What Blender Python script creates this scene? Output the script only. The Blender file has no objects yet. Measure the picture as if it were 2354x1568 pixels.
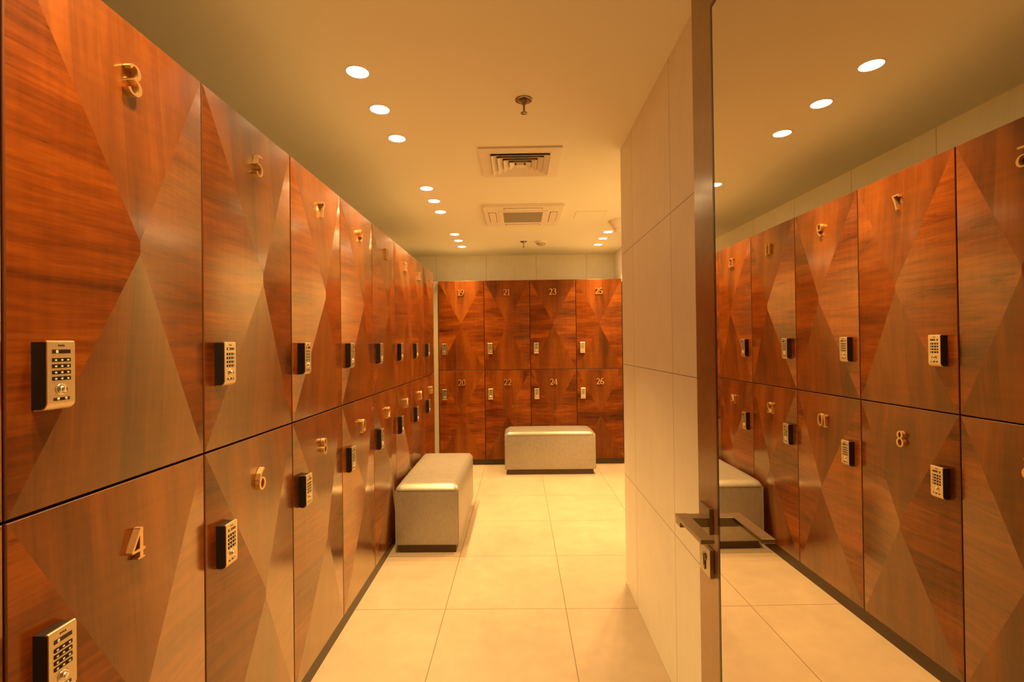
import bpy, bmesh, math, random
from mathutils import Vector, Matrix

random.seed(7)
SC = bpy.context.scene
COL = SC.collection
PI = math.pi

# ------------------------------------------------------------------ dimensions (metres; x right, y down the room, z up)
EYE = 1.3156
CEIL = 2.383
LX = -0.8305                 # front plane of the lockers along the side
LW, LY0 = 0.4932, 0.7673     # locker pitch and the start of the first whole locker
TOP, SEAM, BOT = 2.020, 1.0385, 0.0605
BY = 5.29                    # front plane of the lockers across the end
BW, BX0 = 0.502, -0.879
WALL_L, WALL_B, WALL_R = -1.36, 5.79, 1.145
PART_X, PART_Y = 0.5731, 2.674


# ------------------------------------------------------------------ helpers
def obj(name, bm, mats, parent=None, smooth=False, loc=None):
    me = bpy.data.meshes.new(name)
    bmesh.ops.recalc_face_normals(bm, faces=bm.faces)
    bm.to_mesh(me)
    bm.free()
    for m in (mats if isinstance(mats, (list, tuple)) else [mats]):
        me.materials.append(m)
    if smooth:
        for p in me.polygons:
            p.use_smooth = True
    o = bpy.data.objects.new(name, me)
    COL.objects.link(o)
    if parent:
        o.parent = parent
    if loc:
        o.location = loc
    return o


def use_mesh(name, me, parent, loc=(0, 0, 0)):
    o = bpy.data.objects.new(name, me)
    COL.objects.link(o)
    o.parent = parent
    o.location = loc
    return o


def empty(name, loc, rz=0.0):
    o = bpy.data.objects.new(name, None)
    o.empty_display_size = 0.1
    COL.objects.link(o)
    o.location = loc
    o.rotation_euler = (0, 0, rz)
    return o


def tag(o, label=None, cat=None, group=None, kind=None):
    if label:
        o['label'] = label
    if cat:
        o['category'] = cat
    if group:
        o['group'] = group
    if kind:
        o['kind'] = kind
    return o


def box(bm, x0, x1, y0, y1, z0, z1, mi=0, bevel=0.0, seg=2):
    r = bmesh.ops.create_cube(bm, size=1.0)
    vs = r['verts']
    for v in vs:
        v.co = Vector((x0 + (v.co.x + .5) * (x1 - x0), y0 + (v.co.y + .5) * (y1 - y0), z0 + (v.co.z + .5) * (z1 - z0)))
    fs = {f for v in vs for f in v.link_faces}
    for f in fs:
        f.material_index = mi
    if bevel:
        es = list({e for v in vs for e in v.link_edges})
        b = bmesh.ops.bevel(bm, geom=es, offset=bevel, segments=seg, affect='EDGES', profile=.5)
        for f in b['faces']:
            f.material_index = mi
    return vs


def lathe(bm, prof, n=32, axis='z', centre=(0, 0, 0), mi=0):
    """prof: (radius, height) pairs, revolved about an axis through centre"""
    rings = []
    for r, h in prof:
        ring = []
        if r < 1e-6:
            ring = [bm.verts.new(place(0, 0, h, axis, centre))] * n
        else:
            for k in range(n):
                a = 2 * PI * k / n
                ring.append(bm.verts.new(place(r * math.cos(a), r * math.sin(a), h, axis, centre)))
        rings.append(ring)
    for a, b in zip(rings, rings[1:]):
        for k in range(n):
            q = [a[k], a[(k + 1) % n], b[(k + 1) % n], b[k]]
            u = []
            for v in q:
                if v not in u:
                    u.append(v)
            if len(u) >= 3:
                try:
                    f = bm.faces.new(u)
                    f.material_index = mi
                    f.smooth = True
                except ValueError:
                    pass


def place(x, y, h, axis, c):
    if axis == 'z':
        return Vector((c[0] + x, c[1] + y, c[2] + h))
    return Vector((c[0] + x, c[1] - h, c[2] + y))      # axis 'y': height grows towards -y (out of a door)


def prism(bm, pts, axis, lo, hi, mi=0):
    """closed 2-D outline swept along an axis; pts are (a, b): axis x -> (y, z), y -> (x, z), z -> (x, y)"""
    def p3(a, b, t):
        return {'x': (t, a, b), 'y': (a, t, b), 'z': (a, b, t)}[axis]
    A = [bm.verts.new(p3(a, b, lo)) for a, b in pts]
    B = [bm.verts.new(p3(a, b, hi)) for a, b in pts]
    fs = [bm.faces.new(A), bm.faces.new(list(reversed(B)))]
    n = len(pts)
    for k in range(n):
        fs.append(bm.faces.new([A[k], A[(k + 1) % n], B[(k + 1) % n], B[k]]))
    for f in fs:
        f.material_index = mi


# ------------------------------------------------------------------ materials
def new_mat(name):
    m = bpy.data.materials.new(name)
    m.use_nodes = True
    nt = m.node_tree
    return m, nt, nt.nodes['Principled BSDF']


def plain(name, col, rough=.5, metal=0.0, spec=.5):
    m, nt, b = new_mat(name)
    b.inputs['Base Color'].default_value = (*col, 1)
    b.inputs['Roughness'].default_value = rough
    b.inputs['Metallic'].default_value = metal
    b.inputs['Specular IOR Level'].default_value = spec
    return m


class N:
    """small node-wiring helper"""
    def __init__(self, nt):
        self.nt = nt

    def add(self, t, **kw):
        n = self.nt.nodes.new(t)
        for k, v in kw.items():
            setattr(n, k, v)
        return n

    def link(self, a, b):
        self.nt.links.new(a, b)

    def math(self, op, a, b=None, clamp=False):
        n = self.add('ShaderNodeMath', operation=op, use_clamp=clamp)
        for i, v in enumerate((a, b)):
            if v is None:
                continue
            if isinstance(v, (int, float)):
                n.inputs[i].default_value = v
            else:
                self.link(v, n.inputs[i])
        return n.outputs[0]

    def noise(self, vec, scale, detail=4, rough=.55):
        n = self.add('ShaderNodeTexNoise')
        n.inputs['Scale'].default_value = scale
        n.inputs['Detail'].default_value = detail
        n.inputs['Roughness'].default_value = rough
        self.link(vec, n.inputs['Vector'])
        return n.outputs['Fac']

    def scaled(self, vec, s):
        n = self.add('ShaderNodeVectorMath', operation='MULTIPLY')
        self.link(vec, n.inputs[0])
        n.inputs[1].default_value = s
        return n.outputs[0]

    def ramp(self, fac, stops):
        n = self.add('ShaderNodeValToRGB')
        e = n.color_ramp.elements
        while len(e) < len(stops):
            e.new(.5)
        for el, (p, c) in zip(e, stops):
            el.position = p
            el.color = (*c, 1)
        self.link(fac, n.inputs['Fac'])
        return n.outputs['Color']

    def mix(self, fac, a, b, mode='MIX'):
        n = self.add('ShaderNodeMix', data_type='RGBA', blend_type=mode)
        for i, v in ((0, fac), (6, a), (7, b)):
            if isinstance(v, (int, float)):
                n.inputs[i].default_value = v
            elif isinstance(v, tuple):
                n.inputs[i].default_value = (*v, 1)
            else:
                self.link(v, n.inputs[i])
        return n.outputs[2]


def wood(name, along, dark, mid, light, rough=.25, ior=0.0, figure=1.0, shine=.16):
    m, nt, b = new_mat(name)
    n = N(nt)
    tc = n.add('ShaderNodeTexCoord').outputs['Object']
    oi = n.add('ShaderNodeObjectInfo').outputs['Random']
    cmb = n.add('ShaderNodeCombineXYZ')
    n.link(n.math('MULTIPLY', oi, 37.0), cmb.inputs[0])
    n.link(n.math('MULTIPLY', oi, 91.0), cmb.inputs[1])
    n.link(n.math('MULTIPLY', oi, 53.0), cmb.inputs[2])
    add = n.add('ShaderNodeVectorMath', operation='ADD')
    n.link(tc, add.inputs[0])
    n.link(cmb.outputs[0], add.inputs[1])
    v = add.outputs[0]
    sx = (lambda a, c: (a, a, c)) if along == 'x' else (lambda a, c: (c, a, a))
    fine = n.noise(n.scaled(v, sx(5.0, 210)), 1.0, 4, .6)
    streak = n.noise(n.scaled(v, sx(4.5, 48)), 1.0, 5, .65)
    broad = n.noise(n.scaled(v, sx(1.6, 9.0)), 1.0, 4, .55)
    cross = n.noise(n.scaled(v, sx(55, 4.0)), 1.0, 3, .5)
    fleck = n.noise(n.scaled(v, sx(10, 70)), 1.0, 3, .6)
    fleck = n.math('MULTIPLY', n.math('SUBTRACT', fleck, .60, clamp=True), -1.5 if along == 'x' else 0.0)
    gate = n.noise(n.scaled(v, sx(1.5, 6.0)), 1.0, 2, .5)
    fleck = n.math('MULTIPLY', fleck, n.math('MULTIPLY', n.math('SUBTRACT', gate, .36, clamp=True), 4.0, clamp=True))
    # veneer leaves: bands of slightly different tone, a little out of true
    sep = n.add('ShaderNodeSeparateXYZ')
    n.link(v, sep.inputs[0])
    t = n.math('ADD', sep.outputs[2 if along == 'x' else 0],
               n.math('MULTIPLY', sep.outputs[0 if along == 'x' else 2], -.10 if along == 'x' else 0.0))
    band = n.math('FLOOR', n.math('MULTIPLY', t, 5.6 if along == 'x' else 9.0))
    wn = n.add('ShaderNodeTexWhiteNoise', noise_dimensions='1D')
    n.link(band, wn.inputs['W'])
    f = n.math('ADD', n.math('MULTIPLY', streak, .46 * figure), n.math('MULTIPLY', broad, .80))
    f = n.math('ADD', f, n.math('MULTIPLY', fine, .20))
    f = n.math('ADD', f, n.math('MULTIPLY', cross, .16))
    f = n.math('ADD', f, n.math('MULTIPLY', wn.outputs['Value'], .20))
    f = n.math('ADD', f, n.math('MULTIPLY', oi, .08))
    f = n.math('SUBTRACT', n.math('ADD', f, fleck), .23 * figure + .40 + .10 + .08 + .10 + .04)
    f = n.math('ADD', n.math('MULTIPLY', f, 1.25 if along == 'x' else 1.7), .5, clamp=True)
    col = n.ramp(f, [(0.14, dark), (.46, mid), (.82, light)])
    n.link(col, b.inputs['Base Color'])
    n.link(n.math('ADD', n.math('MULTIPLY', broad, .06), rough - .03), b.inputs['Roughness'])
    b.inputs['Specular IOR Level'].default_value = .3
    b.inputs['Specular Tint'].default_value = (1.0, .82, .56, 1)
    lacquer = ior
    if lacquer:          # polished lacquer: hardly any shine face on, strong shine at a slant
        lw = n.add('ShaderNodeLayerWeight')
        lw.inputs['Blend'].default_value = .5
        g = n.add('ShaderNodeBsdfGlossy')
        g.inputs['Color'].default_value = (1.0, .84, .60, 1)
        g.inputs['Roughness'].default_value = shine
        fac = n.math('MULTIPLY', n.math('POWER', lw.outputs['Facing'], 2.3), lacquer, clamp=True)
        mx = n.add('ShaderNodeMixShader')
        n.link(fac, mx.inputs[0])
        n.link(b.outputs[0], mx.inputs[1])
        n.link(g.outputs[0], mx.inputs[2])
        n.link(mx.outputs[0], nt.nodes['Material Output'].inputs['Surface'])
    return m


def tiled(name, base, joint, ax, size, off, jw=.003, rough=.5, grain=(1, 1, 1), grain_amt=.1, cloud=.12, spec=.4):
    """large format tiles with thin joints; ax = two world axes the grid runs along"""
    m, nt, b = new_mat(name)
    n = N(nt)
    tc = n.add('ShaderNodeTexCoord').outputs['Object']
    sep = n.add('ShaderNodeSeparateXYZ')
    n.link(tc, sep.inputs[0])
    lines, cells = [], []
    for a, o in zip(ax, off):
        u = n.math('DIVIDE', n.math('SUBTRACT', sep.outputs[a], o), size)
        cells.append(n.math('FLOOR', n.math('ADD', u, .5)))
        d = n.math('ABSOLUTE', n.math('SUBTRACT', u, n.math('ROUND', u)))
        cells[-1] = n.math('FLOOR', u)
        lines.append(n.math('LESS_THAN', d, jw / 2 / size))
    line = n.math('MAXIMUM', lines[0], lines[1])
    wn = n.add('ShaderNodeTexWhiteNoise', noise_dimensions='2D')
    cv = n.add('ShaderNodeCombineXYZ')
    n.link(cells[0], cv.inputs[0])
    n.link(cells[1], cv.inputs[1])
    n.link(cv.outputs[0], wn.inputs['Vector'])
    g = n.noise(n.scaled(tc, grain), 1.0, 4, .6)
    c1 = n.noise(tc, 2.6, 5, .6)
    c2 = n.noise(tc, 11, 4, .6)
    f = n.math('ADD', n.math('MULTIPLY', n.math('SUBTRACT', g, .5), grain_amt * 2),
               n.math('MULTIPLY', n.math('SUBTRACT', c1, .5), cloud * 2))
    f = n.math('ADD', f, n.math('MULTIPLY', n.math('SUBTRACT', c2, .5), cloud))
    f = n.math('ADD', f, n.math('MULTIPLY', n.math('SUBTRACT', wn.outputs['Value'], .5), .05))
    f = n.math('ADD', f, 1.0)
    cmb = n.add('ShaderNodeCombineXYZ')
    for i in range(3):
        n.link(f, cmb.inputs[i])
    col = n.mix(1.0, base, cmb.outputs[0], 'MULTIPLY')
    col = n.mix(line, col, joint)
    n.link(col, b.inputs['Base Color'])
    n.link(n.math('ADD', n.math('MULTIPLY', c2, .12), rough - .06), b.inputs['Roughness'])
    b.inputs['Specular IOR Level'].default_value = spec
    bump = n.add('ShaderNodeBump')
    bump.inputs['Strength'].default_value = .12
    bump.inputs['Distance'].default_value = .0015
    n.link(n.math('SUBTRACT', g, n.math('MULTIPLY', line, 2.0)), bump.inputs['Height'])
    n.link(bump.outputs[0], b.inputs['Normal'])
    return m


def emitter(name, col, s):
    m, nt, b = new_mat(name)
    b.inputs['Base Color'].default_value = (.9, .9, .9, 1)
    b.inputs['Emission Color'].default_value = (*col, 1)
    b.inputs['Emission Strength'].default_value = s
    return m


WARM = (1.0, .56, .18)
M = {}
M['wood_h'] = wood('veneer_level_grain', 'x', (.024, .0034, .0005), (.140, .0245, .0014), (.30, .064, .0035), .34, .80, 1.25)
M['wood_v'] = wood('veneer_upright_grain', 'z', (.056, .0098, .0008), (.122, .0240, .0014), (.215, .048, .0028), .34, .78, .5)
M['edge'] = plain('door_edge_wood', (.10, .028, .008), .35)
M['carcass'] = plain('locker_carcass_brown', (.022, .008, .004), .6)
M['bounce_top'] = plain('bounce_top_board', (.30, .24, .16), .8)  # unseen locker tops made pale, added to bounce lamp light onto the ceiling
M['plinth'] = plain('plinth_dark_laminate', (.040, .017, .007), .4)
M['brass'] = plain('brass_numeral', (.80, .52, .24), .32, .9)
M['plate'] = plain('brushed_nickel', (.70, .56, .36), .34, 1.0)
M['black'] = plain('lock_black', (.006, .004, .004), .55, 0, .2)
M['mark'] = plain('key_print', (.85, .78, .62), .5)
M['glass_black'] = plain('display_black', (.01, .008, .008), .12)
M['chrome'] = plain('polished_nickel', (.85, .78, .62), .14, 1.0)
M['floor'] = tiled('floor_porcelain', (.375, .285, .19), (.13, .09, .05), (0, 1), .6, (-.3827, 2.4149), .0035, .42,
                   (9, 3, 9), .06, .26, .4)
M['wall_x'] = tiled('wall_stone_side', (.80, .75, .58), (.24, .19, .13), (1, 2), .6, (2.4149, 0.0), .003, .5,
                    (160, 160, 7), .09, .10, .4)
M['wall_y'] = tiled('wall_stone_end', (.80, .75, .58), (.24, .19, .13), (0, 2), .6, (.22, 0.0), .003, .5,
                    (160, 160, 7), .09, .10, .4)
M['filler'] = plain('stone_filler', (.46, .38, .26), .5)
M['ceil'] = plain('ceiling_paint', (.78, .76, .62), .85, 0, .2)
M['ac_white'] = plain('ceiling_unit_cream', (.76, .69, .57), .55)
M['ac_grey'] = plain('grille_grey', (.36, .32, .25), .7)
M['dark_gap'] = plain('dark_gap', (.035, .022, .012), .8)
M['lamp'] = emitter('lamp_lens', (1.0, .74, .40), 30.0)
M['steel'] = plain('satin_steel', (.50, .44, .34), .28, 1.0)
M['steel_dark'] = plain('satin_steel_dark', (.30, .24, .17), .28, 1.0)
M['mirror'] = plain('mirror_silver', (.70, .655, .57), .003, 1.0)
M['mirror_edge'] = plain('mirror_dark_edge', (.012, .005, .004), .35)
M['stile'] = wood('door_stile_wood', 'z', (.090, .036, .014), (.165, .072, .028), (.24, .11, .045), .36, 0.45, .4, .17)


def bench_mat():
    m, nt, b = new_mat('silver_woven_vinyl')
    n = N(nt)
    tc = n.add('ShaderNodeTexCoord').outputs['Object']
    a = n.noise(n.scaled(tc, (320, 320, 30)), 1.0, 2)
    c = n.noise(n.scaled(tc, (30, 30, 320)), 1.0, 2)
    w = n.math('ADD', a, c)
    d = n.noise(tc, 2, 2)
    f = n.math('ADD', n.math('MULTIPLY', w, .38), n.math('MULTIPLY', d, .3))
    n.link(n.ramp(f, [(.35, (.25, .215, .17)), (.7, (.39, .345, .28))]), b.inputs['Base Color'])
    b.inputs['Roughness'].default_value = .36
    b.inputs['Metallic'].default_value = .5
    b.inputs['Specular IOR Level'].default_value = .6
    bump = n.add('ShaderNodeBump')
    bump.inputs['Strength'].default_value = .22
    bump.inputs['Distance'].default_value = .0015
    n.link(w, bump.inputs['Height'])
    n.link(bump.outputs[0], b.inputs['Normal'])
    return m


M['bench'] = bench_mat()


# ------------------------------------------------------------------ camera
def camera():
    yaw, pitch, roll, f = -0.01411, 0.00699, 0.0124, 1112.15
    cy, sy, cp, sp, c, s = math.cos(yaw), math.sin(yaw), math.cos(pitch), math.sin(pitch), math.cos(roll), math.sin(roll)
    Y = Matrix(((cy, -sy, 0), (sy, cy, 0), (0, 0, 1)))
    P = Matrix(((1, 0, 0), (0, cp, sp), (0, -sp, cp)))
    R = Matrix(((c, 0, -s), (0, 1, 0), (s, 0, c)))
    W = R @ P @ Y
    right, fwd, up = W[0], W[1], W[2]
    cd = bpy.data.cameras.new('camera')
    cd.sensor_fit = 'HORIZONTAL'
    cd.sensor_width = 36
    cd.lens = f / 2354 * 36
    cd.clip_start = .02
    o = bpy.data.objects.new('camera', cd)
    COL.objects.link(o)
    o.matrix_world = Matrix(((right[0], up[0], -fwd[0], 0), (right[1], up[1], -fwd[1], 0), (right[2], up[2], -fwd[2], EYE), (0, 0, 0, 1)))
    SC.camera = o


camera()


# ------------------------------------------------------------------ room shell
def shell(name, b, mat):
    bm = bmesh.new()
    box(bm, *b)
    return tag(obj(name, bm, mat), kind='structure')


Y_BACK = -1.9
shell('floor', (WALL_L - .1, WALL_R + .1, Y_BACK - .1, WALL_B + .1, -.1, 0), M['floor'])
shell('ceiling', (WALL_L - .1, WALL_R + .1, Y_BACK - .1, WALL_B + .1, CEIL, CEIL + .1), M['ceil'])
shell('wall_left', (WALL_L - .1, WALL_L, Y_BACK, WALL_B, 0, CEIL), M['wall_x'])
shell('wall_back', (WALL_L - .1, WALL_R + .1, WALL_B, WALL_B + .1, 0, CEIL), M['wall_y'])
shell('wall_right', (WALL_R, WALL_R + .1, PART_Y, WALL_B, 0, CEIL), M['wall_x'])
shell('wall_partition', (PART_X, WALL_R + .1, Y_BACK, PART_Y, 0, CEIL), M['wall_x'])
shell('wall_front', (WALL_L - .1, PART_X, Y_BACK - .1, Y_BACK, 0, CEIL), M['wall_y'])
bm = bmesh.new()       # the wall the camera's doorway is in
box(bm, WALL_L, -.60, -.10, .05, 0, CEIL)
box(bm, -.60, .455, -.10, .05, 2.15, CEIL)
box(bm, .455, PART_X, -.10, .05, 0, CEIL)
tag(obj('wall_doorway', bm, M['wall_y']), kind='structure')
shell('trim_1', (WALL_L, BX0 - .008, BY + .015, BY + .035, 0, TOP), M['filler'])
NL = 9
L_END = LY0 - LW + NL * LW
shell('baseboard_left', (LX - .46, LX - .004, LY0 - LW, L_END, 0, BOT), M['plinth'])
shell('baseboard_back', (BX0, BX0 + 4 * BW, BY + .03, BY + .46, 0, BOT), M['plinth'])


# ------------------------------------------------------------------ numerals
def ell(cx, cy, rx, ry, a0, a1, n=14):
    return [(cx + rx * math.cos(math.radians(a0 + (a1 - a0) * k / n)), cy + ry * math.sin(math.radians(a0 + (a1 - a0) * k / n))) for k in range(n + 1)]


THICK, THIN = .130, .058
GLYPH = {   # list of (points, closed, fixed width or None)
    '0': [(ell(.30, .5, .235, .46, 0, 360, 28)[:-1], True, None)],
    '1': [([(.31, .0), (.31, .98)], False, THICK), ([(.33, .955), (.25, .90), (.14, .87)], False, .06), ([(.13, .025), (.49, .025)], False, .055)],
    '2': [(ell(.28, .72, .20, .24, 165, -20, 14) + [(.40, .46), (.26, .25), (.09, .06)], False, None), ([(.06, .045), (.53, .045)], False, .095), ([(.50, .04), (.55, .17)], False, .05)],
    '3': [(ell(.27, .75, .19, .215, 155, -80, 14) + [(.22, .525)], False, None), ([(.22, .525)] + ell(.27, .27, .235, .245, 80, -160, 16), False, None)],
    '4': [([(.40, .97), (.05, .29)], False, .07), ([(.03, .285), (.56, .285)], False, .075), ([(.41, .0), (.41, .98)], False, THICK), ([(.27, .025), (.55, .025)], False, .05)],
    '5': [([(.15, .94), (.50, .94)], False, .10), ([(.165, .96), (.125, .55)], False, .065), ([(.125, .55)] + ell(.27, .29, .245, .27, 105, -155, 16), False, None)],
    '6': [(ell(.30, .29, .215, .265, 0, 360, 24)[:-1], True, None), ([(.085, .30), (.10, .52), (.19, .76), (.34, .92), (.47, .98)], False, .10)],
    '7': [([(.06, .93), (.55, .93)], False, .10), ([(.08, .95), (.05, .79)], False, .05), ([(.52, .91), (.34, .48), (.24, .0)], False, .115)],
    '8': [(ell(.30, .745, .165, .215, 0, 360, 24)[:-1], True, None), (ell(.30, .275, .215, .25, 0, 360, 24)[:-1], True, None)],
    '9': [(ell(.30, .71, .215, .265, 0, 360, 24)[:-1], True, None), ([(.515, .70), (.50, .48), (.41, .24), (.26, .08), (.13, .02)], False, .10)],
}


def ribbon(bm, pts, closed, width, ox, oz, S, y0, y1):
    n = len(pts)
    L, R = [], []
    for k in range(n):
        if closed:
            a, b = pts[k - 1], pts[(k + 1) % n]
        else:
            a, b = pts[max(0, k - 1)], pts[min(n - 1, k + 1)]
        dx, dz = b[0] - a[0], b[1] - a[1]
        l = math.hypot(dx, dz) or 1
        dx, dz = dx / l, dz / l
        w = width if width else THIN + (THICK - THIN) * abs(dz) ** 1.4
        nx, nz = -dz * w / 2, dx * w / 2
        L.append((pts[k][0] + nx, pts[k][1] + nz))
        R.append((pts[k][0] - nx, pts[k][1] - nz))
    V = lambda p, y: bm.verts.new((ox + p[0] * S, y, oz + p[1] * S))
    LF, RF, LB, RB = ([V(p, y) for p in q] for q, y in ((L, y0), (R, y0), (L, y1), (R, y1)))
    for k in range(n if closed else n - 1):
        j = (k + 1) % n
        for q in ((LF[k], LF[j], RF[j], RF[k]), (LB[j], LB[k], RB[k], RB[j]), (LF[j], LF[k], LB[k], LB[j]), (RF[k], RF[j], RB[j], RB[k])):
            bm.faces.new(q)
    if not closed:
        for k in (0, n - 1):
            bm.faces.new((LF[k], RF[k], RB[k], LB[k]))


def numeral_mesh(text, S=.066, y0=-.0235, y1=-.0085):
    bm = bmesh.new()
    adv = {'1': .50}
    W = sum(adv.get(c, .62) for c in text)
    x = -W * S / 2
    for c in text:
        for i, (pts, closed, w) in enumerate(GLYPH[c]):
            ribbon(bm, pts, closed, w, x + (-.06 * S if c == '1' else 0), -.5 * S, S, y0 + .0001 * i, y1)
        x += adv.get(c, .62) * S
    return bm


# ------------------------------------------------------------------ lockers (a locker faces -y in its own space)
RAISE = .030


def door_bm(w, h):
    g = .0022
    x0, x1, z0, z1 = g, w - g, g, h - g
    bm = bmesh.new()
    c = .0018
    A = [bm.verts.new(p) for p in ((x0 + c, -.001, z0 + c), (x1 - c, -.001, z0 + c), (x1 - c, -.001, z1 - c), (x0 + c, -.001, z1 - c))]
    Bk = [bm.verts.new(p) for p in ((x0, 0.001, z0), (x1, 0.001, z0), (x1, 0.001, z1), (x0, 0.001, z1))]
    D = [bm.verts.new(p) for p in ((x0, .019, z0), (x1, .019, z0), (x1, .019, z1), (x0, .019, z1))]
    lo = bm.verts.new((w / 2, -RAISE, h / 2 - .013))
    hi = bm.verts.new((w / 2, -RAISE, h / 2 + .013))

    def F(vs, mi):
        bm.faces.new(vs).material_index = mi
    F((A[0], A[1], lo), 1)
    F((A[2], A[3], hi), 1)
    F((A[1], A[2], hi, lo), 0)
    F((A[3], A[0], lo, hi), 0)
    for k in range(4):
        j = (k + 1) % 4
        F((A[j], A[k], Bk[k], Bk[j]), 2)
        F((Bk[j], Bk[k], D[k], D[j]), 2)
    F((D[0], D[3], D[2], D[1]), 2)
    return bm


def mesh_of(name, bm, mats, smooth=False):
    me = bpy.data.meshes.new(name)
    bmesh.ops.recalc_face_normals(bm, faces=bm.faces)
    bm.to_mesh(me)
    bm.free()
    for m in mats:
        me.materials.append(m)
    if smooth:
        me.shade_smooth()
    return me


def carcass_bm(w, h, d):
    bm = bmesh.new()
    t = .016
    e = .0015
    box(bm, e, t, .021, d, e, h - e)
    box(bm, w - t, w - e, .021, d, e, h - e)
    box(bm, t, w - t, .021, d, e, t)
    box(bm, t, w - t, .021, d, h - t, h - e, 1)
    box(bm, t, w - t, d - .008, d, t, h - t)
    return bm


# the keypad lock; origin on the door's front plane at the lock's centre
LWID, LHT, LOUT = .051, .120, .034


def faceplate_bm():
    bm = bmesh.new()
    h = LHT / 2
    out, inn = [], []
    R = .015
    t = .0022
    for k in range(6):                       # small rounded top edge
        a = PI / 2 * k / 5
        out.append((-LOUT + .004 - .004 * math.sin(a), h - .004 + .004 * math.cos(a)))
    for k in range(9):                       # wide curve at the bottom, running back to the door
        a = PI / 2 * k / 8
        out.append((-LOUT + R - R * math.cos(a), -h + R - R * math.sin(a)))
    out.append((-.010, -h))
    inn.append((-LOUT + .006, h - t))
    inn.append((-LOUT + t, h - .004))
    for k in range(9):
        a = PI / 2 * k / 8
        inn.append((-LOUT + R - (R - t) * math.cos(a), -h + R - (R - t) * math.sin(a)))
    inn.append((-.010, -h + t))
    out.insert(0, (-LOUT + .006, h))
    prism(bm, out + inn[::-1], 'x', -LWID / 2, LWID / 2)
    return bm


def housing_bm():
    bm = bmesh.new()
    h = LHT / 2 - .0024
    R = .0128
    yf = -LOUT + .0023
    pts = [(.004, h), (yf + .003, h), (yf, h - .003)]
    for k in range(7):
        a = PI / 2 * k / 6
        pts.append((yf + R - R * math.cos(a), -h + R - R * math.sin(a)))
    pts.append((.004, -h))
    prism(bm, pts, 'x', -LWID / 2 + .0008, LWID / 2 - .0008)
    return bm


def display_bm():
    bm = bmesh.new()
    box(bm, -.0165, .0165, -LOUT - .0006, -LOUT + .0005, .0375, .0445, 0)
    box(bm, -.0105, -.0065, -LOUT - .0009, -LOUT, .0385, .0435, 1)
    for k in range(4):                       # the maker's worn print above the window, too small to read
        box(bm, -.006 + k * .0032, -.0042 + k * .0032, -LOUT - .0003, -LOUT + .0004, .0495, .0530, 0)
    return bm


def keypad_bm():
    bm = bmesh.new()
    for r in range(4):
        zc = .0265 - r * .0107
        for c in range(3):
            xc = -.0112 + c * .0112
            box(bm, xc - .0052, xc + .0052, -LOUT - .0011, -LOUT + .0005, zc - .0032, zc + .0032, 0)
            box(bm, xc - .0016, xc + .0020, -LOUT - .0013, -LOUT - .001, zc - .0016, zc + .0012, 1)
    return bm


def knob_bm():
    bm = bmesh.new()
    lathe(bm, [(.0105, 0), (.0105, .0012), (.0088, .0024), (.0078, .0024), (.0078, .0008), (.0056, .0008), (.0056, .0052), (.0048, .0060), (0, .0060)], 28, 'y', (0, -LOUT, -.0245))
    return bm


def indicator_bm():
    bm = bmesh.new()
    box(bm, -.0145, .0145, -LOUT - .0006, -LOUT + .0005, -.0437, -.0385, 0)
    for xc in (-.0065, .0075):
        lathe(bm, [(.0024, 0), (.0022, .0009), (0, .0012)], 12, 'y', (xc, -LOUT - .0004, -.0411), 1)
    return bm


LOCK = {
    'keypad_lock': mesh_of('keypad_lock', faceplate_bm(), [M['plate']]),
    'lock_housing': mesh_of('lock_housing', housing_bm(), [M['black']]),
    'display_window': mesh_of('display_window', display_bm(), [M['glass_black'], M['mark']]),
    'keypad': mesh_of('keypad', keypad_bm(), [M['black'], M['mark']]),
    'turn_knob': mesh_of('turn_knob', knob_bm(), [M['chrome']]),
    'indicator_strip': mesh_of('indicator_strip', indicator_bm(), [M['glass_black'], M['mark']]),
}
HU, HL = TOP - SEAM, SEAM - BOT
DEPTH = .46
DM = {}
for key, w, h in (('LU', LW, HU), ('LL', LW, HL), ('BU', BW, HU), ('BL', BW, HL)):
    DM[key] = (mesh_of('door', door_bm(w, h), [M['wood_h'], M['wood_v'], M['edge']]),
               mesh_of('carcass', carcass_bm(w, h, DEPTH), [M['carcass'], M['bounce_top']]), w, h)

WORDS = ('zero one two three four five six seven eight nine ten eleven twelve thirteen fourteen fifteen sixteen seventeen '
         'eighteen nineteen twenty twenty-one twenty-two twenty-three twenty-four twenty-five twenty-six').split()


def locker(number, key, loc, rz, label, group):
    dme, cme, w, h = DM[key]
    t = empty('locker', loc, rz)
    tag(t, label, 'locker', group)
    use_mesh('carcass', cme, t)
    use_mesh('door', dme, t)
    upper = key[1] == 'U'
    zl = (1.272 - SEAM) if upper else (.776 - BOT)
    lk = use_mesh('keypad_lock', LOCK['keypad_lock'], t, (.064, 0, zl))
    for nm in ('lock_housing', 'display_window', 'keypad', 'turn_knob', 'indicator_strip'):
        use_mesh(nm, LOCK[nm], lk)
    obj('number_sign', numeral_mesh(str(number)), M['brass'], t, loc=(w / 2, 0, h - .134))
    return t


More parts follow.
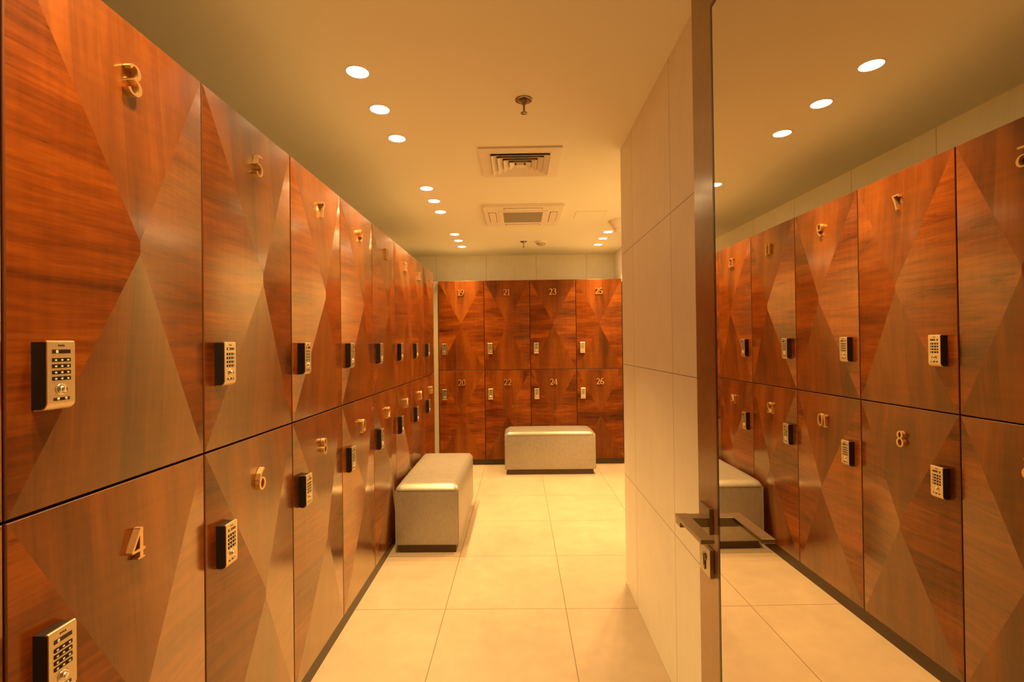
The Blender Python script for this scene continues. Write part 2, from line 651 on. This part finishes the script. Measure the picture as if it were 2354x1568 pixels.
UPG, LOG = 'upper lockers along the side wall', 'lower lockers along the side wall'
for i in range(NL):
    y = LY0 + (i - 1) * LW
    u, l = 1 + 2 * i, 2 + 2 * i
    if i == 0:
        lu = 'upper wooden locker cut off by the picture edge, just before number three'
        ll = 'lower wooden locker cut off by the picture edge, just before number four'
    else:
        lu = 'faceted wooden locker with raised brass number %s, top row of the long side' % WORDS[u]
        ll = 'faceted wooden locker with raised brass number %s, bottom row of the long side' % WORDS[l]
    locker(u, 'LU', (LX, y, SEAM), PI / 2, lu, UPG)
    locker(l, 'LL', (LX, y, BOT), PI / 2, ll, LOG)
for i in range(4):
    x = BX0 + i * BW
    u, l = 19 + 2 * i, 20 + 2 * i
    locker(u, 'BU', (x, BY, SEAM), 0, 'faceted wooden locker with brass number %s, top row across the end wall' % WORDS[u], 'upper lockers across the end wall')
    locker(l, 'BL', (x, BY, BOT), 0, 'faceted wooden locker with brass number %s, bottom row across the end wall' % WORDS[l], 'lower lockers across the end wall')


# ------------------------------------------------------------------ benches
def cushion_bm(w, d, z0, z1, dome):
    bm = bmesh.new()
    nx, ny = 16, 24
    r = .022

    def edge(t, half):      # rounded-off sides
        return t
    rows = []
    for j in range(ny + 1):
        row = []
        for i in range(nx + 1):
            u, v = -1 + 2 * i / nx, -1 + 2 * j / ny
            x = math.copysign(abs(u) ** .8, u) * w / 2
            y = math.copysign(abs(v) ** .8, v) * d / 2
            fall = (1 - abs(u) ** 3.2) * (1 - abs(v) ** 3.2)
            ex, ey = max(0, abs(x) - (w / 2 - r)) / r, max(0, abs(y) - (d / 2 - r)) / r
            q = min(1.0, math.hypot(ex, ey))
            z = z1 - dome + dome * fall ** .6 - r * (1 - math.sqrt(max(0, 1 - q * q)))
            if q >= 1 and ex > 0 and ey > 0:
                x = math.copysign(w / 2 - r + r * ex / math.hypot(ex, ey), x)
                y = math.copysign(d / 2 - r + r * ey / math.hypot(ex, ey), y)
            row.append(bm.verts.new((x, y, z)))
        rows.append(row)
    for j in range(ny):
        for i in range(nx):
            bm.faces.new((rows[j][i], rows[j][i + 1], rows[j + 1][i + 1], rows[j + 1][i])).smooth = True
    rim = [rows[0][i] for i in range(nx + 1)] + [rows[j][nx] for j in range(1, ny + 1)] + [rows[ny][i] for i in range(nx - 1, -1, -1)] + [rows[j][0] for j in range(ny - 1, 0, -1)]
    low = [bm.verts.new((v.co.x, v.co.y, z0)) for v in rim]
    n = len(rim)
    for k in range(n):
        bm.faces.new((rim[k], low[k], low[(k + 1) % n], rim[(k + 1) % n])).smooth = True
    bm.faces.new(low)
    return bm


def body_bm(w, d, z0, z1):
    bm = bmesh.new()
    box(bm, -w / 2, w / 2, -d / 2, d / 2, z0, z1, 0, .010, 3)
    for f in bm.faces:
        f.smooth = True
    return bm


def piping_bm(w, d, z0, z1):
    """upright seams at the four corners and the seam line under the pad"""
    bm = bmesh.new()
    for sx in (-1, 1):
        for sy in (-1, 1):
            lathe(bm, [(.0032, z0 + .006), (.0032, z1 - .004)], 8, 'z', (sx * (w / 2 - .0030), sy * (d / 2 - .0030), 0))
    return bm


def bench(loc, w, d, label):
    t = empty('upholstered_bench', loc)
    tag(t, label, 'bench', 'changing room benches')
    bm = bmesh.new()
    box(bm, -w / 2 + .022, w / 2 - .022, -d / 2 + .022, d / 2 - .022, 0, .054, 0, .002, 1)
    obj('plinth', bm, M['plinth'], t)
    b = obj('upholstered_body', body_bm(w, d, .052, .402), M['bench'], t)
    obj('piping', piping_bm(w, d, .055, .400), M['bench'], b)
    obj('seat_pad', cushion_bm(w + .004, d + .004, .396, .437, .012), M['bench'], t)
    return t


bench((-.594, 3.525, 0), .404, .94, 'silver upholstered bench standing lengthwise against the lower side lockers')
bench((.302, 5.062, 0), .915, .372, 'silver upholstered bench standing crosswise before the end wall lockers')


# ------------------------------------------------------------------ open mirrored door
DELTA = .0128
HY = .10
door = empty('door_1', (.409 - DELTA * HY, HY, 0), DELTA)
tag(door, 'open door with tall mirror, brown wooden frame and lever handle', 'door', kind='structure')
DL = 1.084 - HY          # leaf width
ME = .981 - HY           # mirror's far edge
MZ0, MZ1 = .10, 1.995
bm = bmesh.new()
FZ = 2.13
box(bm, 0, .044, ME, DL, .008, FZ, 0, .0015, 1)             # free stile
box(bm, 0, .044, 0, .06, .008, FZ, 0, .0015, 1)             # hinge stile
box(bm, 0, .044, .06, ME, MZ1, FZ)                          # rails
box(bm, 0, .044, .06, ME, .008, MZ0)
box(bm, .012, .044, .06, ME, MZ0, MZ1)                      # core behind the glass
obj('door_frame', bm, M['stile'], door)
bm = bmesh.new()
e = .007
box(bm, -.0012, .011, ME - e, ME + .0004, MZ0 - .0004, MZ1 + .0004)
box(bm, -.0012, .011, .0596, .06 + e, MZ0 - .0004, MZ1 + .0004)
box(bm, -.0012, .011, .06 + e, ME - e, MZ1 - e, MZ1 + .0004)
box(bm, -.0012, .011, .06 + e, ME - e, MZ0 - .0004, MZ0 + e)
obj('mirror_edge', bm, M['mirror_edge'], door)
bm = bmesh.new()
box(bm, -.0006, .010, .06 + e, ME - e, MZ0 + e, MZ1 - e)
obj('mirror', bm, M['mirror'], door)


def yl(y):               # room depth -> along the leaf
    return y - HY


handle = bpy.data.objects.new('lever_handle', None)
COL.objects.link(handle)
handle.parent = door
bm = bmesh.new()
box(bm, -.0092, -.0005, yl(1.0025), yl(1.0590), .9180, .9715, 0, .0012, 2)
obj('rosette', bm, M['steel_dark'], handle)
bm = bmesh.new()
box(bm, -.0685, -.0085, yl(1.006), yl(1.034), .9330, .9525, 0, .0012, 2)      # neck
box(bm, -.0690, -.0435, yl(.894), yl(1.0345), .9445, .9530, 0, .0008, 2)      # flat lever
obj('lever', bm, M['steel'], handle)
key = bpy.data.objects.new('keyhole_plate', None)
COL.objects.link(key)
key.parent = door
bm = bmesh.new()
box(bm, -.0092, -.0005, yl(1.0025), yl(1.0590), .8280, .8865, 0, .0012, 2)
obj('rosette', bm, M['steel'], key)
bm = bmesh.new()         # profile cylinder seen end on: round head with a slot and a narrower tail
kc = yl(1.0308)
KZ = .8640
lathe_pts = [(kc + .0085 * math.cos(a), KZ + .0085 * math.sin(a)) for a in [math.radians(-65 + 310 * k / 24) for k in range(25)]]
outline = lathe_pts + [(kc - .0036, KZ -0.0245), (kc - .0026, KZ -0.0270), (kc + .0026, KZ -0.0270), (kc + .0036, KZ -0.0245)]
prism(bm, outline, 'x', -.0112, -.0088)
obj('key_cylinder', bm, M['steel_dark'], key)
bm = bmesh.new()
prism(bm, [(kc - .0012, KZ -0.0185), (kc + .0012, KZ -0.0185), (kc + .0012, KZ -0.0025), (kc - .0040, KZ -0.0025), (kc - .0040, KZ -0.0010), (kc + .0012, KZ -0.0010),
           (kc + .0012, KZ +0.0050), (kc - .0030, KZ +0.0070), (kc - .0042, KZ +0.0050), (kc - .0042, KZ +0.0035), (kc - .0012, KZ +0.0040)], 'x', -.0116, -.0105)
obj('key_slot', bm, M['black'], key)


# ------------------------------------------------------------------ lamps
SPOT_W = 7.4
lens_me = None


def downlight(x, y, label, group, power=1.0):
    global lens_me, ring_me
    t = empty('recessed_downlight', (x, y, CEIL))
    tag(t, label, 'ceiling light', group)
    if lens_me is None:
        bm = bmesh.new()
        lathe(bm, [(.0415, -.0002), (.0415, -.0016), (0, -.0022)], 40)
        lens_me = mesh_of('lens', bm, [M['lamp']])
        bm = bmesh.new()
        lathe(bm, [(.0415, -.0002), (.0420, -.0020), (.0460, -.0022), (.0475, -.0004)], 40)
        ring_me = mesh_of('trim_ring', bm, [M['ac_white']])
    use_mesh('lens', lens_me, t)
    use_mesh('trim_ring', ring_me, t)
    ld = bpy.data.lights.new('downlight_beam', 'AREA')
    ld.shape = 'DISK'
    ld.size = .055
    ld.energy = SPOT_W * power
    ld.color = WARM
    ld.spread = math.radians(92)
    lo = bpy.data.objects.new('downlight_beam', ld)
    COL.objects.link(lo)
    lo.parent = t
    lo.location = (0, 0, -.0032)


ORD = ('first', 'middle', 'last')
for a, ys, where in ((0, (1.866, 2.166, 2.474), 'nearest trio beside the long locker row'),
                     (1, (3.272, 3.561, 3.855), 'second trio beside the long locker row'),
                     (2, (4.643, 4.930, 5.230), 'far trio beside the long locker row')):
    for k, y in enumerate(ys):
        downlight(-.614 if a < 2 else -.605, y, 'round warm ceiling downlight, %s of the %s' % (ORD[k], where), 'downlights beside the long locker row')
for k, y in enumerate((4.643, 4.930, 5.230)):
    downlight(.869, y, 'round warm ceiling downlight, %s of the trio over the far corner beyond the partition' % ORD[k], 'downlights beyond the partition')
# the same lamps carry on over the camera and behind the partition
for x, ys, g, w in ((-.614, (.46, .76, 1.06), 'downlights above the photographer', 'out of view above the photographer'),
                    (.869, (3.272, 3.561, 3.855), 'downlights hidden behind the partition', 'hidden behind the tiled partition')):
    for k, y in enumerate(ys):
        downlight(x, y, 'round warm ceiling downlight, %s of the trio %s' % (ORD[k], w), g, 1.0 if x < 0 else 1.7)
downlight(-.1, -.9, 'added unseen ceiling downlight in the passage outside the door', 'added lamps outside the door', .12)  # made-up lamp, added as weak fill from behind the camera


# ------------------------------------------------------------------ ceiling fittings
def sprinkler(x, y, label):
    t = empty('fire_sprinkler', (x, y, CEIL))
    tag(t, label, 'sprinkler', 'ceiling sprinklers')
    bm = bmesh.new()
    lathe(bm, [(.0385, -.0002), (.0385, -.002), (.034, -.0045), (.026, -.0045), (.022, -.003), (.0165, -.003)], 32)
    obj('escutcheon', bm, M['steel_dark'], t)
    bm = bmesh.new()
    lathe(bm, [(.0165, -.001), (.0165, -.012), (.008, -.022), (.0045, -.026), (.0045, -.060)], 20)
    obj('stem', bm, M['steel_dark'], t)
    bm = bmesh.new()
    lathe(bm, [(0, -.0565), (.0145, -.0575), (.0145, -.060), (0, -.062)], 24)
    obj('deflector', bm, M['steel_dark'], t)


sprinkler(.035, 2.105, 'pendent fire sprinkler with round plate on bare ceiling before the air diffuser')
sprinkler(.062, 5.02, 'small far fire sprinkler on the ceiling beside the smoke detector')

t = empty('smoke_detector', (.243, 5.03, CEIL))
tag(t, 'round cream smoke detector on the ceiling before the end wall lockers', 'smoke detector')
bm = bmesh.new()
lathe(bm, [(.060, -.0002), (.060, -.012), (.052, -.020)], 36)
obj('mounting_base', bm, M['ac_white'], t)
bm = bmesh.new()
lathe(bm, [(.050, -.018), (.046, -.030), (.030, -.042), (0, -.045)], 36)
b = obj('sensor_cap', bm, M['ac_grey'], t)

t = empty('ceiling_air_valve', (.905, 4.24, CEIL))
tag(t, 'round cream air valve on the ceiling half hidden by the tiled partition', 'air valve')
bm = bmesh.new()
lathe(bm, [(.108, -.0002), (.108, -.006), (.100, -.014), (.080, -.040), (.070, -.062), (.062, -.066)], 40)
obj('rim', bm, M['ac_white'], t)
bm = bmesh.new()
lathe(bm, [(.062, -.060), (.054, -.088), (.030, -.096), (0, -.097)], 36)
obj('core', bm, M['ac_white'], t)


def frame_ring(bm, o, i, z0, z1, zi=None, mi=0):
    """square ring between half-sizes o and i; outer edge at z0.. lower face slopes from z1 (outer) to zi (inner)"""
    zi = z1 if zi is None else zi
    c = [(-1, -1), (1, -1), (1, 1), (-1, 1)]
    T = [bm.verts.new((a * o, b * o, z0)) for a, b in c]
    O = [bm.verts.new((a * o, b * o, z1)) for a, b in c]
    I = [bm.verts.new((a * i, b * i, zi)) for a, b in c]
    J = [bm.verts.new((a * i, b * i, zi + .003)) for a, b in c]
    K = [bm.verts.new((a * (o - .003), b * (o - .003), z0)) for a, b in c]
    for p, q in ((T, O), (O, I), (I, J), (J, K)):
        for k in range(4):
            bm.faces.new((p[k], p[(k + 1) % 4], q[(k + 1) % 4], q[k])).material_index = mi


def cone_blade(bm, o, i, zo, zi):
    c = [(-1, -1), (1, -1), (1, 1), (-1, 1)]
    R = [[bm.verts.new((a * r, b * r, z)) for a, b in c] for r, z in ((o, zo), (i, zi), (i, zi + .0016), (o, zo + .0024))]
    for p, q in ((0, 1), (1, 2), (2, 3), (3, 0)):
        for k in range(4):
            bm.faces.new((R[p][k], R[p][(k + 1) % 4], R[q][(k + 1) % 4], R[q][k]))


t = empty('air_diffuser', (.021, 2.832, CEIL))
tag(t, 'square cream four-way air diffuser with stepped louvres on the ceiling', 'air vent')
bm = bmesh.new()
frame_ring(bm, .229, .168, -.0002, -.010, -.014)
obj('frame', bm, M['ac_white'], t)
bm = bmesh.new()
box(bm, -.165, .165, -.165, .165, -.0020, -.0004)
obj('dark_opening', bm, M['dark_gap'], t)
for k, o in enumerate((.164, .130, .096, .062)):
    bm = bmesh.new()
    cone_blade(bm, o, o - .030, -.026, -.006)
    obj('louvre', bm, M['ac_white'], t)
bm = bmesh.new()
prism(bm, [(-.022, -.022), (.022, -.022), (.022, .022), (-.022, .022)], 'z', -.024, -.008)
obj('centre_cap', bm, M['ac_white'], t)

t = empty('cassette_air_conditioner', (.046, 3.978, CEIL))
tag(t, 'square cream cassette air conditioner with grey centre grille on the ceiling', 'air conditioner')
bm = bmesh.new()
H2 = .322
V = box(bm, -H2, H2, -H2, H2, -.022, -.0003)
for v in V:
    if v.co.z < -.01:
        v.co.x *= .965
        v.co.y *= .965
es = [e for e in bm.edges if abs(e.verts[0].co.z - e.verts[1].co.z) > .01]
bmesh.ops.bevel(bm, geom=es, offset=.018, segments=4, affect='EDGES')
obj('panel', bm, M['ac_white'], t)
bm = bmesh.new()
frame_ring(bm, .192, .158, -.021, -.026, -.0245)
obj('grille_frame', bm, M['ac_white'], t)
bm = bmesh.new()
box(bm, -.158, .158, -.158, .158, -.0245, -.0215, 0)
for k in range(24):
    y = -.150 + k * .013
    box(bm, -.155, .155, y - .0022, y + .0022, -.0262, -.0240, 0)
obj('intake_grille', bm, M['ac_grey'], t)
for dx, dy, w, d in ((-.245, 0, .030, .155), (.245, 0, .030, .155), (0, .246, .150, .026), (0, -.246, .150, .026)):
    bm = bmesh.new()
    box(bm, dx - w, dx + w, dy - d, dy + d, -.0228, -.0212, 1)
    box(bm, dx - w + .0035, dx + w - .0035, dy - d + .0035, dy + d - .0035, -.0262, -.0215, 0, .001, 1)
    obj('air_flap', bm, [M['ac_white'], M['dark_gap']], t)
t = empty('ceiling_access_panel', (.60, 4.005, CEIL))
tag(t, 'flush painted access panel in the ceiling beside the cassette air conditioner', 'access panel')
bm = bmesh.new()
box(bm, -.122, .122, -.100, .100, -.0016, -.0002, 0)
obj('panel', bm, M['ceil'], t)
bm = bmesh.new()
for s in (-1, 1):
    box(bm, -.1245, .1245, s * .1012 - .0012, s * .1012 + .0012, -.0010, -.0001, 0)
    box(bm, s * .1232 - .0012, s * .1232 + .0012, -.100, .100, -.0010, -.0001, 0)
obj('panel_joint', bm, M['ac_grey'], t)

# ------------------------------------------------------------------ render look
w = bpy.data.worlds.new('world')
SC.world = w
w.use_nodes = True
w.node_tree.nodes['Background'].inputs[0].default_value = (.02, .014, .008, 1)
w.node_tree.nodes['Background'].inputs[1].default_value = .2
cy = SC.cycles
cy.use_denoising = True
cy.denoising_prefilter = 'NONE'
cy.max_bounces = 9
cy.diffuse_bounces = 5
cy.glossy_bounces = 4
cy.adaptive_threshold = .02
cy.sample_clamp_indirect = 4.0
cy.blur_glossy = .2
SC.view_settings.view_transform = 'Standard'
SC.view_settings.look = 'None'
SC.view_settings.exposure = 0.06
SC.view_settings.gamma = 1.12
